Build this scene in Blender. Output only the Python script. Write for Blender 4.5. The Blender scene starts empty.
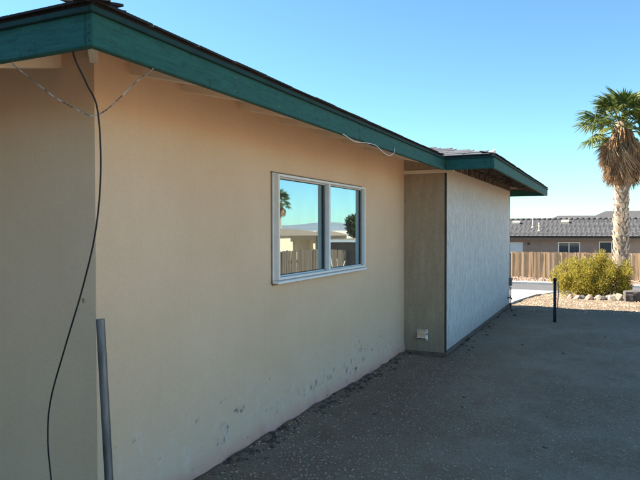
import bpy, bmesh, math, random
import numpy as np
from mathutils import Vector, Matrix, noise, Quaternion

R = math.radians
rnd = random.Random(7)
scene = bpy.context.scene
col = scene.collection

# ------------------------------------------------------------------ camera, sky, sun, exposure
cd = bpy.data.cameras.new('camera'); cam = bpy.data.objects.new('camera', cd); col.objects.link(cam)
cd.sensor_width = 36.0; cd.lens = 612.79 / 640 * 36; cd.clip_start = 0.05; cd.clip_end = 12000
_a, _b, _r = R(25.216), R(1.07), R(-0.128)
Fv = Vector((-math.sin(_a) * math.cos(_b), math.cos(_a) * math.cos(_b), -math.sin(_b)))
Rv = Vector((math.cos(_a), math.sin(_a), 0)); Uv = Rv.cross(Fv)
R2 = Rv * math.cos(_r) + Uv * math.sin(_r); U2 = Uv * math.cos(_r) - Rv * math.sin(_r)
cam.matrix_world = Matrix(((R2.x, U2.x, -Fv.x, 0), (R2.y, U2.y, -Fv.y, 0), (R2.z, U2.z, -Fv.z, 1.6), (0, 0, 0, 1)))
scene.camera = cam

SUN_EL = 40.0
SUN_AZ = Vector((-0.998, -0.065))            # horizontal direction towards the sun
world = bpy.data.worlds.new('World'); scene.world = world; world.use_nodes = True
wn = world.node_tree
sky = wn.nodes.new('ShaderNodeTexSky'); sky.sky_type = 'NISHITA'; sky.sun_disc = False
sky.sun_elevation = R(SUN_EL); sky.sun_rotation = math.atan2(SUN_AZ.x, SUN_AZ.y)
sky.air_density = 1.0; sky.dust_density = 0.15; sky.ozone_density = 1.6; sky.altitude = 700
wn.nodes['Background'].inputs['Strength'].default_value = 0.057
tint = wn.nodes.new('ShaderNodeMix'); tint.data_type = 'RGBA'; tint.blend_type = 'MULTIPLY'; tint.inputs[0].default_value = 1.0
tint.inputs[7].default_value = (0.645, 0.925, 0.975, 1)          # clear desert air: a cleaner cyan blue
wn.links.new(sky.outputs[0], tint.inputs[6]); wn.links.new(tint.outputs[2], wn.nodes['Background'].inputs['Color'])
sl = bpy.data.lights.new('sun', 'SUN'); sun = bpy.data.objects.new('sun', sl); col.objects.link(sun)
sl.energy = 5.0; sl.angle = R(0.5); sl.color = (1.0, 0.875, 0.70)
sd = Vector((SUN_AZ.x * math.cos(R(SUN_EL)), SUN_AZ.y * math.cos(R(SUN_EL)), math.sin(R(SUN_EL))))
sun.rotation_euler = sd.to_track_quat('Z', 'Y').to_euler()
vs = scene.view_settings
vs.view_transform = 'Standard'; vs.look = 'None'; vs.gamma = 1.0; vs.use_curve_mapping = False
vs.exposure = 2.1
scene.cycles.max_bounces = 8; scene.cycles.diffuse_bounces = 4

# ------------------------------------------------------------------ helpers
class MB:
    def __init__(s): s.v = []; s.f = []; s.smooth = []
    def add(s, vs, fs, smooth=False):
        o = len(s.v); s.v += [tuple(p) for p in vs]
        for f in fs: s.f.append(tuple(i + o for i in f)); s.smooth.append(smooth)
        return s
    def box(s, a, b):
        x0, y0, z0 = (min(a[i], b[i]) for i in range(3)); x1, y1, z1 = (max(a[i], b[i]) for i in range(3))
        return s.add([(x0,y0,z0),(x1,y0,z0),(x1,y1,z0),(x0,y1,z0),(x0,y0,z1),(x1,y0,z1),(x1,y1,z1),(x0,y1,z1)],
            [(0,3,2,1),(4,5,6,7),(0,1,5,4),(1,2,6,5),(2,3,7,6),(3,0,4,7)])
    def obox(s, c, ax, ay, az):                      # oriented box: centre and three half-axis vectors
        c, ax, ay, az = map(Vector, (c, ax, ay, az))
        p = [c + ax*i + ay*j + az*k for k in (-1, 1) for i, j in ((-1,-1),(1,-1),(1,1),(-1,1))]
        return s.add(p, [(0,3,2,1),(4,5,6,7),(0,1,5,4),(1,2,6,5),(2,3,7,6),(3,0,4,7)])
    def prism(s, poly, axis, t0, t1):                # poly of 2D points extruded along axis x/y
        n = len(poly)
        def P(q, t): return (t, q[0], q[1]) if axis == 'x' else (q[0], t, q[1])
        vs = [P(q, t0) for q in poly] + [P(q, t1) for q in poly]
        fs = [tuple(range(n)), tuple(range(2*n-1, n-1, -1))] + [(i, i+n, (i+1) % n + n, (i+1) % n) for i in range(n)]
        return s.add(vs, fs)
    def slab(s, poly, up):                           # 3D polygon thickened by vector up
        n = len(poly); up = Vector(up); a = [Vector(p) for p in poly]
        return s.add(a + [p + up for p in a], [tuple(range(n-1, -1, -1)), tuple(range(n, 2*n))] + [(i, (i+1) % n, (i+1) % n + n, i+n) for i in range(n)])
    def tube(s, pts, r, n=8, cap=True, smooth=True):
        pts = [Vector(p) for p in pts]; rs = r if hasattr(r, '__len__') else [r] * len(pts)
        t = (pts[1] - pts[0]).normalized(); u = t.orthogonal().normalized(); vs = []
        for i, p in enumerate(pts):
            d = (pts[min(i+1, len(pts)-1)] - pts[max(i-1, 0)]).normalized()
            u = (u - d * u.dot(d)).normalized(); w = d.cross(u)
            vs += [p + (u * math.cos(2*math.pi*k/n) + w * math.sin(2*math.pi*k/n)) * rs[i] for k in range(n)]
        fs = [(i*n+k, i*n+(k+1) % n, (i+1)*n+(k+1) % n, (i+1)*n+k) for i in range(len(pts)-1) for k in range(n)]
        s.add(vs, fs, smooth)
        if cap:
            o = len(s.v) - len(vs); m = len(pts) - 1
            s.f += [tuple(o+k for k in range(n-1, -1, -1)), tuple(o+m*n+k for k in range(n))]; s.smooth += [False, False]
        return s
    def mesh(s, name, mat, off=(0,0,0)):
        me = bpy.data.meshes.new(name); o = Vector(off)
        me.from_pydata([tuple(Vector(p) - o) for p in s.v], [], s.f)
        me.polygons.foreach_set('use_smooth', s.smooth); me.update()
        if mat: me.materials.append(mat)
        return me
    def build(s, name, mat, parent=None, base=None, bevel=0):
        off = root_loc(parent) if parent else (base or (0,0,0))
        ob = bpy.data.objects.new(name, s.mesh(name, mat, off)); col.objects.link(ob)
        if parent: ob.parent = parent
        else: ob.location = off
        if bevel:
            m = ob.modifiers.new('bevel', 'BEVEL'); m.width = bevel; m.segments = 1; m.limit_method = 'ANGLE'
        return ob

def root_loc(o):
    while o.parent: o = o.parent
    return Vector(o.location)
def tag(o, label=None, cat=None, group=None, kind=None):
    if label: o['label'] = label
    if cat: o['category'] = cat
    if group: o['group'] = group
    if kind: o['kind'] = kind
    return o
def thing(name, loc, label, cat, group=None):
    o = bpy.data.objects.new(name, None); col.objects.link(o); o.location = loc; o.empty_display_size = 0.3
    return tag(o, label, cat, group)
def inst(name, me, parent, world_loc, rot=None, scale=None):
    o = bpy.data.objects.new(name, me); col.objects.link(o)
    if parent: o.parent = parent; o.location = Vector(world_loc) - root_loc(parent)
    else: o.location = world_loc
    if rot is not None:
        if isinstance(rot, Quaternion): o.rotation_mode = 'QUATERNION'; o.rotation_quaternion = rot
        else: o.rotation_euler = rot
    if scale is not None: o.scale = scale if hasattr(scale, '__len__') else (scale,)*3
    return o
def np_mesh(name, V, Fq, mat, smooth=False):         # fast mesh from arrays, faces all of one size
    me = bpy.data.meshes.new(name); k = Fq.shape[1]
    me.vertices.add(len(V)); me.vertices.foreach_set('co', V.astype(np.float32).ravel())
    me.loops.add(Fq.size); me.loops.foreach_set('vertex_index', Fq.astype(np.int32).ravel())
    me.polygons.add(len(Fq)); me.polygons.foreach_set('loop_start', np.arange(0, Fq.size, k, dtype=np.int32))
    me.polygons.foreach_set('use_smooth', np.full(len(Fq), smooth))
    me.update(calc_edges=True); me.validate(); me.materials.append(mat)
    return me

# ------------------------------------------------------------------ materials
class NT:
    def __init__(s, name):
        s.m = bpy.data.materials.new(name); s.m.use_nodes = True; s.t = s.m.node_tree
        s.b = s.t.nodes['Principled BSDF']; s.out = s.t.nodes['Material Output']
        s.geo = s.n('ShaderNodeNewGeometry'); s.P = s.geo.outputs['Position']
    def n(s, ty, **kw):
        x = s.t.nodes.new(ty)
        for k, v in kw.items(): setattr(x, k, v)
        return x
    def l(s, a, b): s.t.links.new(a, b)
    def objco(s): return s.n('ShaderNodeTexCoord').outputs['Object']
    def scale(s, vec, sc):
        m = s.n('ShaderNodeMapping'); m.inputs['Scale'].default_value = sc; s.l(vec, m.inputs['Vector']); return m.outputs[0]
    def noise(s, vec, sc, det=4, rough=.55, dist=0):
        x = s.n('ShaderNodeTexNoise'); x.inputs['Scale'].default_value = sc; x.inputs['Detail'].default_value = det
        x.inputs['Roughness'].default_value = rough; x.inputs['Distortion'].default_value = dist
        s.l(vec, x.inputs['Vector']); return x.outputs['Fac']
    def vor(s, vec, sc, out='Distance'):
        x = s.n('ShaderNodeTexVoronoi'); x.inputs['Scale'].default_value = sc; s.l(vec, x.inputs['Vector']); return x.outputs[out]
    def ramp(s, fac, stops):
        x = s.n('ShaderNodeValToRGB'); e = x.color_ramp.elements
        while len(e) < len(stops): e.new(0.5)
        for q, (p, c) in zip(e, stops): q.position = p; q.color = (*c, 1) if hasattr(c, '__len__') else (c, c, c, 1)
        s.l(fac, x.inputs[0]); return x.outputs[0]
    def mix(s, fac, a, b, mode='MIX'):
        x = s.n('ShaderNodeMix', data_type='RGBA', blend_type=mode)
        for v, i in ((fac, 0), (a, 6), (b, 7)):
            if hasattr(v, 'is_output') or isinstance(v, bpy.types.NodeSocket): s.l(v, x.inputs[i])
            else: x.inputs[i].default_value = v if i == 0 else (*v, 1)
        return x.outputs[2]
    def math(s, op, a, b=0.0, clamp=False):
        x = s.n('ShaderNodeMath', operation=op, use_clamp=clamp)
        for v, i in ((a, 0), (b, 1)):
            if isinstance(v, bpy.types.NodeSocket): s.l(v, x.inputs[i])
            else: x.inputs[i].default_value = v
        return x.outputs[0]
    def sep(s, vec):
        x = s.n('ShaderNodeSeparateXYZ'); s.l(vec, x.inputs[0]); return x.outputs
    def bump(s, h, strength, dist):
        x = s.n('ShaderNodeBump'); x.inputs['Strength'].default_value = strength; x.inputs['Distance'].default_value = dist
        s.l(h, x.inputs['Height']); s.l(x.outputs[0], s.b.inputs['Normal'])
    def fin(s, c, rough=.8, metal=0, spec=.3):
        if isinstance(c, bpy.types.NodeSocket): s.l(c, s.b.inputs['Base Color'])
        else: s.b.inputs['Base Color'].default_value = (*c, 1)
        if isinstance(rough, bpy.types.NodeSocket): s.l(rough, s.b.inputs['Roughness'])
        else: s.b.inputs['Roughness'].default_value = rough
        s.b.inputs['Metallic'].default_value = metal; s.b.inputs['Specular IOR Level'].default_value = spec
        return s.m

def simple(name, c1, c2, sc=6, stretch=(1,1,1), rough=.8, bump=0, bsc=60, metal=0, spec=.3, island=False, lo=.3, hi=.7, objc=False):
    t = NT(name); P = t.objco() if objc else t.P
    v = t.scale(P, stretch); f = t.ramp(t.noise(v, sc, 5, .6), [(lo, 0.), (hi, 1.)])
    if island:
        f = t.math('ADD', t.math('MULTIPLY', f, .45), t.math('MULTIPLY', t.geo.outputs['Random Per Island'], .6), True)
    if bump: t.bump(t.noise(v, bsc, 4, .6), bump, .01)
    return t.fin(t.mix(f, c1, c2), rough, metal, spec)

def m_stucco(name, wear):
    t = NT(name); P = t.P; z = t.sep(P)[2]
    big = t.noise(P, 1.3, 4, .6); fine = t.noise(P, 120, 4, .7); mid = t.noise(P, 26, 6, .7)
    c = t.mix(t.ramp(big, [(.3, 0.), (.72, 1.)]), (.745, .525, .345), (.81, .59, .405))
    drip = t.noise(t.scale(P, (9, 9, .5)), 1.6, 4, .6)
    c = t.mix(t.math('MULTIPLY', t.ramp(drip, [(.5, 0.), (.78, 1.)]), .10), c, (.55, .40, .28))
    c = t.mix(t.math('MULTIPLY', t.ramp(mid, [(.5, 0.), (.8, 1.)]), .3), c, (.82, .60, .445))
    c = t.mix(t.math('MULTIPLY', t.ramp(fine, [(.35, 1.), (.55, 0.)]), .2), c, (.52, .36, .25))
    if wear:
        a = t.n('ShaderNodeAttribute', attribute_name='wear'); s = t.n('ShaderNodeSeparateColor'); t.l(a.outputs['Color'], s.inputs[0])
        wob = t.math('ADD', z, t.math('MULTIPLY', t.math('SUBTRACT', t.noise(P, 3.2, 6, .65), .5), .5))
        eff = t.ramp(wob, [(.08, 1.), (.62, 0.)])
        c = t.mix(t.math('MULTIPLY', eff, .6), c, (.80, .555, .43))
        pale = t.math('MULTIPLY', t.ramp(t.noise(P, 9, 6, .7), [(.52, 0.), (.66, 1.)]), t.math('MULTIPLY', eff, .7))
        c = t.mix(pale, c, (.83, .67, .58))
        wob2 = t.math('ADD', z, t.math('MULTIPLY', t.math('SUBTRACT', t.noise(P, 7, 5, .6), .5), .16))
        c = t.mix(t.math('MULTIPLY', t.ramp(wob2, [(.05, 1.), (.17, 0.)]), .8), c, (.70, .36, .29))
        c = t.mix(t.math('MULTIPLY', t.ramp(wob2, [(.0, 1.), (.055, 0.)]), .6), c, (.30, .22, .18))
        c = t.mix(s.outputs[0], c, (.11, .09, .08))
        c = t.mix(s.outputs[1], c, (.52, .44, .37))
    h = t.math('ADD', t.math('MULTIPLY', fine, .5), t.math('MULTIPLY', mid, .9))
    t.bump(h, .5, .008)
    return t.fin(c, .92, 0, .15)

def m_ground():
    t = NT('desert_dirt'); P = t.P; x, y, z = t.sep(P)
    f = t.noise(P, 90, 4, .7); g = t.noise(P, 14, 6, .65); b = t.noise(P, .9, 5, .6); pv = t.vor(P, 70, 'Color')
    c = t.mix(t.ramp(b, [(.42, 0.), (.60, 1.)]), (.41, .275, .18), (.52, .385, .28))
    c = t.mix(t.math('MULTIPLY', t.ramp(g, [(.4, 0.), (.7, 1.)]), .5), c, (.57, .43, .32))
    c = t.mix(t.math('MULTIPLY', t.ramp(f, [(.5, 0.), (.66, 1.)]), .7), c, (.66, .55, .45))
    c = t.mix(t.math('MULTIPLY', t.ramp(f, [(.32, 1.), (.47, 0.)]), .5), c, (.19, .14, .105))
    cg = t.noise(P, 38, 5, .75)
    c = t.mix(t.math('MULTIPLY', t.ramp(cg, [(.36, 1.), (.48, 0.)]), .35), c, (.27, .195, .14))
    c = t.mix(t.math('MULTIPLY', t.ramp(cg, [(.54, 0.), (.66, 1.)]), .55), c, (.64, .51, .40))
    pt_ = t.noise(P, 3.4, 5, .6)
    c = t.mix(t.math('MULTIPLY', t.ramp(pt_, [(.5, 0.), (.68, 1.)]), .3), c, (.30, .20, .13))
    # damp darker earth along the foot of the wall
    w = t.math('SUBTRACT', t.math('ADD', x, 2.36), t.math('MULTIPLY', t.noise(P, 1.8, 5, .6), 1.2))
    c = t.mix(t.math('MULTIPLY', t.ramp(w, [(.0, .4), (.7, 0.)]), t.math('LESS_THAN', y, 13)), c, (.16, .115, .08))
    # beyond the yard the gravel is painted darker, offsetting the sun on it
    far = t.ramp(t.math('MULTIPLY', t.math('ADD', y, t.math('MULTIPLY', b, 3)), .02), [(.24, 0.), (.30, 1.)])
    farx = t.ramp(t.math('MULTIPLY', t.math('ADD', x, t.math('MULTIPLY', b, 1.5)), .1), [(.17, 0.), (.32, 1.)])
    far = t.math('MAXIMUM', far, farx)
    c = t.mix(t.math('MULTIPLY', far, .9), c, t.mix(t.ramp(f, [(.35, 0.), (.7, 1.)]), (.135, .108, .08), (.27, .22, .165)))
    bounce_ground = t.ramp(t.math('MULTIPLY', t.math('ADD', x, t.math('MULTIPLY', b, 1.5)), .1), [(.19, 0.), (.27, 1.)])  # pale ground added out of view to bounce sun onto walls and eaves
    c = t.mix(bounce_ground, c, t.mix(t.ramp(f, [(.35, 0.), (.7, 1.)]), (.50, .42, .33), (.62, .53, .43)))
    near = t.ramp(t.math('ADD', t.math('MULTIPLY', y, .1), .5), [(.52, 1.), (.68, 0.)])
    c = t.mix(near, c, (.21, .165, .13))  # unseen ground behind the camera, darkened in colour in place of shade
    h = t.math('ADD', t.math('ADD', t.math('MULTIPLY', f, .5), g), t.math('MULTIPLY', cg, 1.1))
    t.bump(h, 1.0, .03)
    return t.fin(c, .95, 0, .1)

def m_siding():
    t = NT('weathered_white_siding'); P = t.P; x, y, z = t.sep(P)
    st = t.noise(t.scale(P, (7, 7, 1.6)), 2.0, 7, .75, .6); fine = t.noise(t.scale(P, (22, 22, 5)), 2.2, 6, .75, .8); sp = t.noise(P, 34, 5, .75)
    c = t.mix(t.ramp(st, [(.35, 0.), (.65, 1.)]), (.58, .555, .525), (.76, .74, .715))
    c = t.mix(t.math('MULTIPLY', t.ramp(fine, [(.38, 1.), (.50, 0.)]), .75), c, (.34, .315, .29))
    c = t.mix(t.math('MULTIPLY', t.ramp(sp, [(.58, 0.), (.72, 1.)]), .5), c, (.84, .825, .80))
    top = t.ramp(t.math('ADD', z, t.math('MULTIPLY', st, .5)), [(2.1, 0.), (2.75, 1.)])
    x2 = t.n('ShaderNodeMapRange'); x2.inputs[1].default_value = 2.15; x2.inputs[2].default_value = 2.7
    t.l(t.math('ADD', z, t.math('MULTIPLY', st, .6)), x2.inputs[0])
    c = t.mix(t.math('MULTIPLY', x2.outputs[0], .7), c, (.46, .35, .25))
    x3 = t.n('ShaderNodeMapRange'); x3.inputs[1].default_value = .55; x3.inputs[2].default_value = .15
    t.l(t.math('ADD', z, t.math('MULTIPLY', sp, .35)), x3.inputs[0])
    c = t.mix(t.math('MULTIPLY', x3.outputs[0], .5), c, (.27, .235, .21))
    t.bump(t.math('ADD', fine, t.math('MULTIPLY', sp, .5)), .6, .008)
    return t.fin(c, .85, 0, .2)

def m_ply():
    t = NT('dusty_tan_plywood'); P = t.P; x, y, z = t.sep(P)
    st = t.noise(t.scale(P, (6, 6, .9)), 2.4, 6, .65); sp = t.noise(P, 28, 5, .7)
    c = t.mix(t.ramp(st, [(.3, 0.), (.7, 1.)]), (.36, .28, .195), (.46, .365, .26))
    c = t.mix(t.math('MULTIPLY', t.ramp(sp, [(.45, 0.), (.75, 1.)]), .5), c, (.27, .21, .155))
    x3 = t.n('ShaderNodeMapRange'); x3.inputs[1].default_value = .75; x3.inputs[2].default_value = .2
    t.l(t.math('ADD', z, t.math('MULTIPLY', st, .5)), x3.inputs[0])
    c = t.mix(t.math('MULTIPLY', x3.outputs[0], .6), c, (.22, .18, .145))
    t.bump(t.math('ADD', sp, st), .35, .006)
    return t.fin(c, .9, 0, .15)

def m_teal():
    t = NT('weathered_teal_paint'); P = t.P
    g = t.noise(t.scale(P, (2.5, 2.5, 26)), 3, 6, .7); s = t.noise(P, 55, 5, .75); sp = t.noise(P, 19, 6, .7)
    c = t.mix(t.ramp(g, [(.3, 0.), (.7, 1.)]), (.007, .070, .060), (.022, .130, .112))
    c = t.mix(t.math('MULTIPLY', t.ramp(s, [(.58, 0.), (.72, 1.)]), .7), c, (.06, .16, .15))
    c = t.mix(t.math('MULTIPLY', t.ramp(sp, [(.57, 0.), (.68, 1.)]), .75), c, (.010, .035, .036))
    t.bump(t.math('ADD', g, t.math('MULTIPLY', s, .5)), .7, .008)
    return t.fin(c, .7, 0, .3)

def m_glass():
    t = NT('reflective_window_glass')
    gl = t.n('ShaderNodeBsdfGlossy'); gl.inputs['Roughness'].default_value = 0.004; gl.inputs['Color'].default_value = (.54, .72, .80, 1)
    tr = t.n('ShaderNodeBsdfTransparent'); tr.inputs['Color'].default_value = (.72, .8, .78, 1)
    mx = t.n('ShaderNodeMixShader'); lw = t.n('ShaderNodeLayerWeight'); lw.inputs['Blend'].default_value = .5
    nb = t.n('ShaderNodeBump'); nb.inputs['Strength'].default_value = .04; nb.inputs['Distance'].default_value = .01
    t.l(t.noise(t.P, 2.2, 1, .4), nb.inputs['Height']); t.l(nb.outputs[0], gl.inputs['Normal'])
    f = t.n('ShaderNodeMapRange'); f.inputs[3].default_value = .45; f.inputs[4].default_value = .95
    t.l(lw.outputs['Facing'], f.inputs[0]); t.l(f.outputs[0], mx.inputs[0])
    t.l(tr.outputs[0], mx.inputs[1]); t.l(gl.outputs[0], mx.inputs[2])
    df = t.n('ShaderNodeBsdfDiffuse'); df.inputs['Color'].default_value = (.45, .40, .34, 1)          # a film of dust
    m2 = t.n('ShaderNodeMixShader'); dn = t.n('ShaderNodeMapRange'); dn.inputs[1].default_value = .35; dn.inputs[2].default_value = .75; dn.inputs[3].default_value = .02; dn.inputs[4].default_value = .13
    t.l(t.noise(t.scale(t.P, (3, 3, 1.2)), 2.5, 6, .7), dn.inputs[0]); t.l(dn.outputs[0], m2.inputs[0])
    t.l(mx.outputs[0], m2.inputs[1]); t.l(df.outputs[0], m2.inputs[2]); t.l(m2.outputs[0], t.out.inputs[0])
    return t.m

def m_leaf(name, c1, c2, rough=.55, trans=.25, c3=None):
    t = NT(name)
    f = t.geo.outputs['Random Per Island']
    c = t.mix(f, c1, c2)
    if c3: c = t.mix(t.ramp(t.noise(t.P, 3.0, 4, .6), [(.42, 0.), (.62, 1.)]), c, c3)
    t.fin(c, rough, 0, .25)
    tl = t.n('ShaderNodeBsdfTranslucent'); t.l(c, tl.inputs['Color'])
    mx = t.n('ShaderNodeMixShader'); mx.inputs[0].default_value = trans
    t.l(t.b.outputs[0], mx.inputs[1]); t.l(tl.outputs[0], mx.inputs[2]); t.l(mx.outputs[0], t.out.inputs[0])
    return t.m

M = dict(
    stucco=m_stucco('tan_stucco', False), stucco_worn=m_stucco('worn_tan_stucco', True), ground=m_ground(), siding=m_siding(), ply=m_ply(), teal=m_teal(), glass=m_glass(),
    raft=simple('tan_painted_timber', (.78, .66, .51), (.86, .75, .60), 5, (1,1,1), .85, .25, 50),
    deck=simple('tan_roof_boards', (.62, .48, .34), (.70, .55, .41), 4, (2,2,2), .9, .25, 40),
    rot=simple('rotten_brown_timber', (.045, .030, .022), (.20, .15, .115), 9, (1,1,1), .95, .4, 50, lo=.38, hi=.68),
    shingle=simple('blue_grey_shingle', (.055, .062, .078), (.115, .125, .15), 3, (1,1,1), .95, .6, 220, island=True),
    shinglet=simple('dark_shingle', (.018, .017, .017), (.05, .048, .047), 4, (1,1,1), .95, .6, 220),
    mould=simple('dark_green_trim', (.005, .03, .03), (.011, .05, .048), 9, (1,1,1), .8, .3, 60),
    darktrim=simple('dark_corner_strip', (.035, .033, .034), (.085, .08, .075), 12, (1,1,.3), .85, .2, 60),
    plate=simple('brown_sill_timber', (.11, .075, .058), (.21, .155, .125), 8, (1,.3,1), .95, .5, 50),
    white=simple('white_window_frame', (.82, .80, .775), (.90, .88, .855), 14, (1,1,1), .45, .05, 60),
    gasket=simple('black_gasket', (.03, .03, .031), (.05, .05, .052), 10, rough=.6),
    caulk=simple('brown_caulk', (.23, .155, .095), (.33, .235, .15), 18, rough=.9),
    curtain=simple('pale_curtain', (.42, .43, .45), (.52, .53, .55), 10, rough=.95),
    dglass=simple('dark_blue_glass', (.02, .035, .05), (.035, .06, .085), 1.5, rough=.08, spec=.5),
    room=simple('dim_room_paint', (.16, .16, .16), (.2, .2, .2), 3, rough=.95),
    galv=simple('galvanised_steel', (.10, .10, .105), (.24, .24, .245), 30, (1,1,.15), .5, .15, 90, metal=.75, spec=.5),
    alu=simple('bright_aluminium', (.62, .63, .65), (.86, .87, .89), 25, (1,1,1), .25, 1.0, 22, metal=1.0),
    blackrub=simple('black_cable_rubber', (.012, .012, .013), (.03, .03, .03), 20, rough=.55),
    wire=simple('twisted_pale_wire', (.12, .115, .11), (.60, .58, .55), 38, rough=.5, metal=.2, lo=.4, hi=.6),
    steel=simple('dark_blue_steel', (.012, .017, .035), (.035, .042, .07), 15, (1,1,.3), .5, .2, 60, metal=.3),
    rust=simple('rusty_rod', (.13, .085, .06), (.30, .22, .17), 25, rough=.8),
    asphalt=simple('grey_asphalt', (.075, .077, .085), (.11, .112, .12), 2, rough=.9, bump=.3, bsc=150),
    conc=simple('pale_concrete', (.42, .41, .385), (.55, .54, .51), 2.5, rough=.85, bump=.15, bsc=90),
    fence=simple('weathered_fence_board', (.36, .225, .125), (.60, .42, .25), 3, (9,9,.5), .9, .3, 30, island=False, objc=False),
    fence_pale=simple('pale_fence_board', (.52, .37, .225), (.68, .50, .33), 3, (9,9,.5), .9, .3, 30),
    fence_shade=simple('shaded_fence_board', (.05, .034, .024), (.095, .064, .045), 3, (9,9,.5), .9, .3, 30),  # shade on the reflected side fence, put into its board colour
    fence_mid=simple('brown_fence_board', (.40, .26, .15), (.54, .37, .22), 3, (9,9,.5), .9, .3, 30),
    nwall=simple('taupe_stucco', (.20, .165, .145), (.24, .20, .178), 2, rough=.9, bump=.2, bsc=80),
    tile=simple('grey_concrete_tile', (.038, .04, .046), (.10, .103, .112), 4, (1,1,1), .8, .3, 40, island=True),
    eave=simple('black_gutter', (.012, .012, .013), (.03, .028, .027), 6, rough=.6),
    nfascia=simple('brown_fascia', (.14, .115, .10), (.18, .15, .13), 6, rough=.8),
    wframe=simple('white_vinyl', (.66, .66, .65), (.74, .74, .73), 10, rough=.5),
    bluedoor=simple('pale_blue_door', (.42, .50, .56), (.5, .58, .64), 4, rough=.6),
    pvc=simple('cream_vent_pipe', (.52, .46, .36), (.62, .56, .46), 8, rough=.6),
    trunk=simple('palm_trunk_bark', (.17, .125, .09), (.33, .27, .21), 9, (1,1,1), .95, .5, 40),
    boot=simple('palm_leaf_base', (.34, .27, .20), (.62, .54, .44), 8, (1,1,1), .9, .4, 60, island=True),
    frond=m_leaf('green_palm_leaf', (.045, .08, .018), (.14, .165, .04), .5, .35),
    frondd=m_leaf('dead_palm_leaf', (.17, .10, .055), (.42, .29, .175), .9, .2),
    bush=m_leaf('yellow_green_leaf', (.16, .145, .02), (.44, .36, .06), .6, .42, (.28, .245, .038)),
    twig=simple('shrub_twig', (.12, .09, .05), (.22, .17, .10), 12, rough=.95),
    rock=simple('pale_rock', (.20, .17, .135), (.42, .37, .31), 5, (1,1,1), .9, .5, 30, objc=True),
    rockd=simple('dark_rock', (.055, .05, .048), (.13, .12, .115), 5, (1,1,1), .9, .5, 30, objc=True),
    rockb=simple('brown_rock', (.15, .085, .06), (.36, .27, .21), 5, (1,1,1), .9, .5, 30, objc=True),
    pebble=simple('gravel_pebble', (.38, .285, .205), (.50, .395, .30), 6, (1,1,1), .95, 0, island=True),
    clod=simple('dark_earth_clod', (.05, .038, .03), (.12, .095, .078), 12, (1,1,1), .98, .4, 60, island=True),
    straw=simple('dry_straw', (.36, .30, .22), (.52, .45, .35), 10, rough=.9),
    tanwall=simple('cream_stucco', (.48, .38, .26), (.55, .44, .31), 2, rough=.9),
    browntile=simple('brown_roof_tile', (.16, .11, .08), (.24, .17, .125), 5, (1,6,1), .85, .3, 20),
    darkwall=simple('dark_brown_wall', (.05, .042, .036), (.075, .06, .05), 3, rough=.9),
    hill=simple('hazy_hill', (.16, .17, .20), (.22, .22, .24), .004, (1,1,1), .98, 0),  # blue-grey of distant haze put into the hill colour
    dtree=m_leaf('dark_tree_leaf', (.035, .05, .018), (.075, .09, .03), .6, .2),
)

# ------------------------------------------------------------------ terrain
AY = [(-3000, 0), (12, 0), (14.5, .09), (17, .25), (19.1, .39), (22.3, .67), (26, .97), (33, 1.33), (41, 1.56), (60, 1.9), (100, 2.5), (400, 5), (3000, 8)]
BX = [(-3000, 0), (1.4, 0), (4.5, .60), (9, .95), (28, 2.1), (60, 2.7), (300, 5), (3000, 8)]
def pl(T, t):
    for (a, b), (c, d) in zip(T, T[1:]):
        if t <= c: return b + (d - b) * max(0, (t - a)) / (c - a)
    return T[-1][1]
def H(x, y):
    a, b = pl(AY, y), pl(BX, x)
    return -((a**4 + b**4) ** .25)
def Hn(x, y):                                         # with the small unevenness of the yard
    z = H(x, y)
    if -3 < x < 9 and -2 < y < 30:
        v = Vector((x, y, 0))
        z += .022 * noise.noise(v * .9) + .012 * noise.noise(v * 3.1) + .007 * noise.noise(v * 8.0) + .010 * noise.noise(v * 5.2 + Vector((7, 3, 0)))
        d = x + 2.355 if y < 7.5 else x + 1.81
        if 0 <= d < .6 and y < 12.9: z += (.035 + .005 * noise.noise(v * 2.4) + .012 * noise.noise(v * 7)) * (1 - d / .6) ** 2
        if y > 12.5: z += .03 * min(1, y - 12.5) * noise.noise(v * .6 + Vector((3, 1, 0)))
    return z
xs = [-3000, -1200, -500, -200, -90, -50, -30, -20, -15, -11, -8, -6, -5, -4, -3.4, -3.0] + list(np.arange(-2.75, 2.3, .05)) + list(np.arange(2.4, 5, .2)) + list(np.arange(5, 12, .5)) + [13, 15, 18, 22, 28, 36, 48, 60, 90, 150, 300, 700, 1500, 3000]
ys = [-2000, -800, -300, -100, -40, -20, -10, -6, -4, -2, -1, -.5] + list(np.arange(0, 14, .06)) + list(np.arange(14, 24, .2)) + list(np.arange(24, 46, .5)) + [48, 51, 55, 60, 70, 85, 100, 140, 200, 300, 500, 900, 1600, 3000]
V = np.array([(x, y, Hn(x, y)) for y in ys for x in xs]); nx = len(xs); ny = len(ys)
I = (np.arange(ny - 1)[:, None] * nx + np.arange(nx - 1)[None]).ravel()
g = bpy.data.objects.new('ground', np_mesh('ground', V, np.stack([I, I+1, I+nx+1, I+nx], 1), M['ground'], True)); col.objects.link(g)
tag(g, kind='structure')

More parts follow.
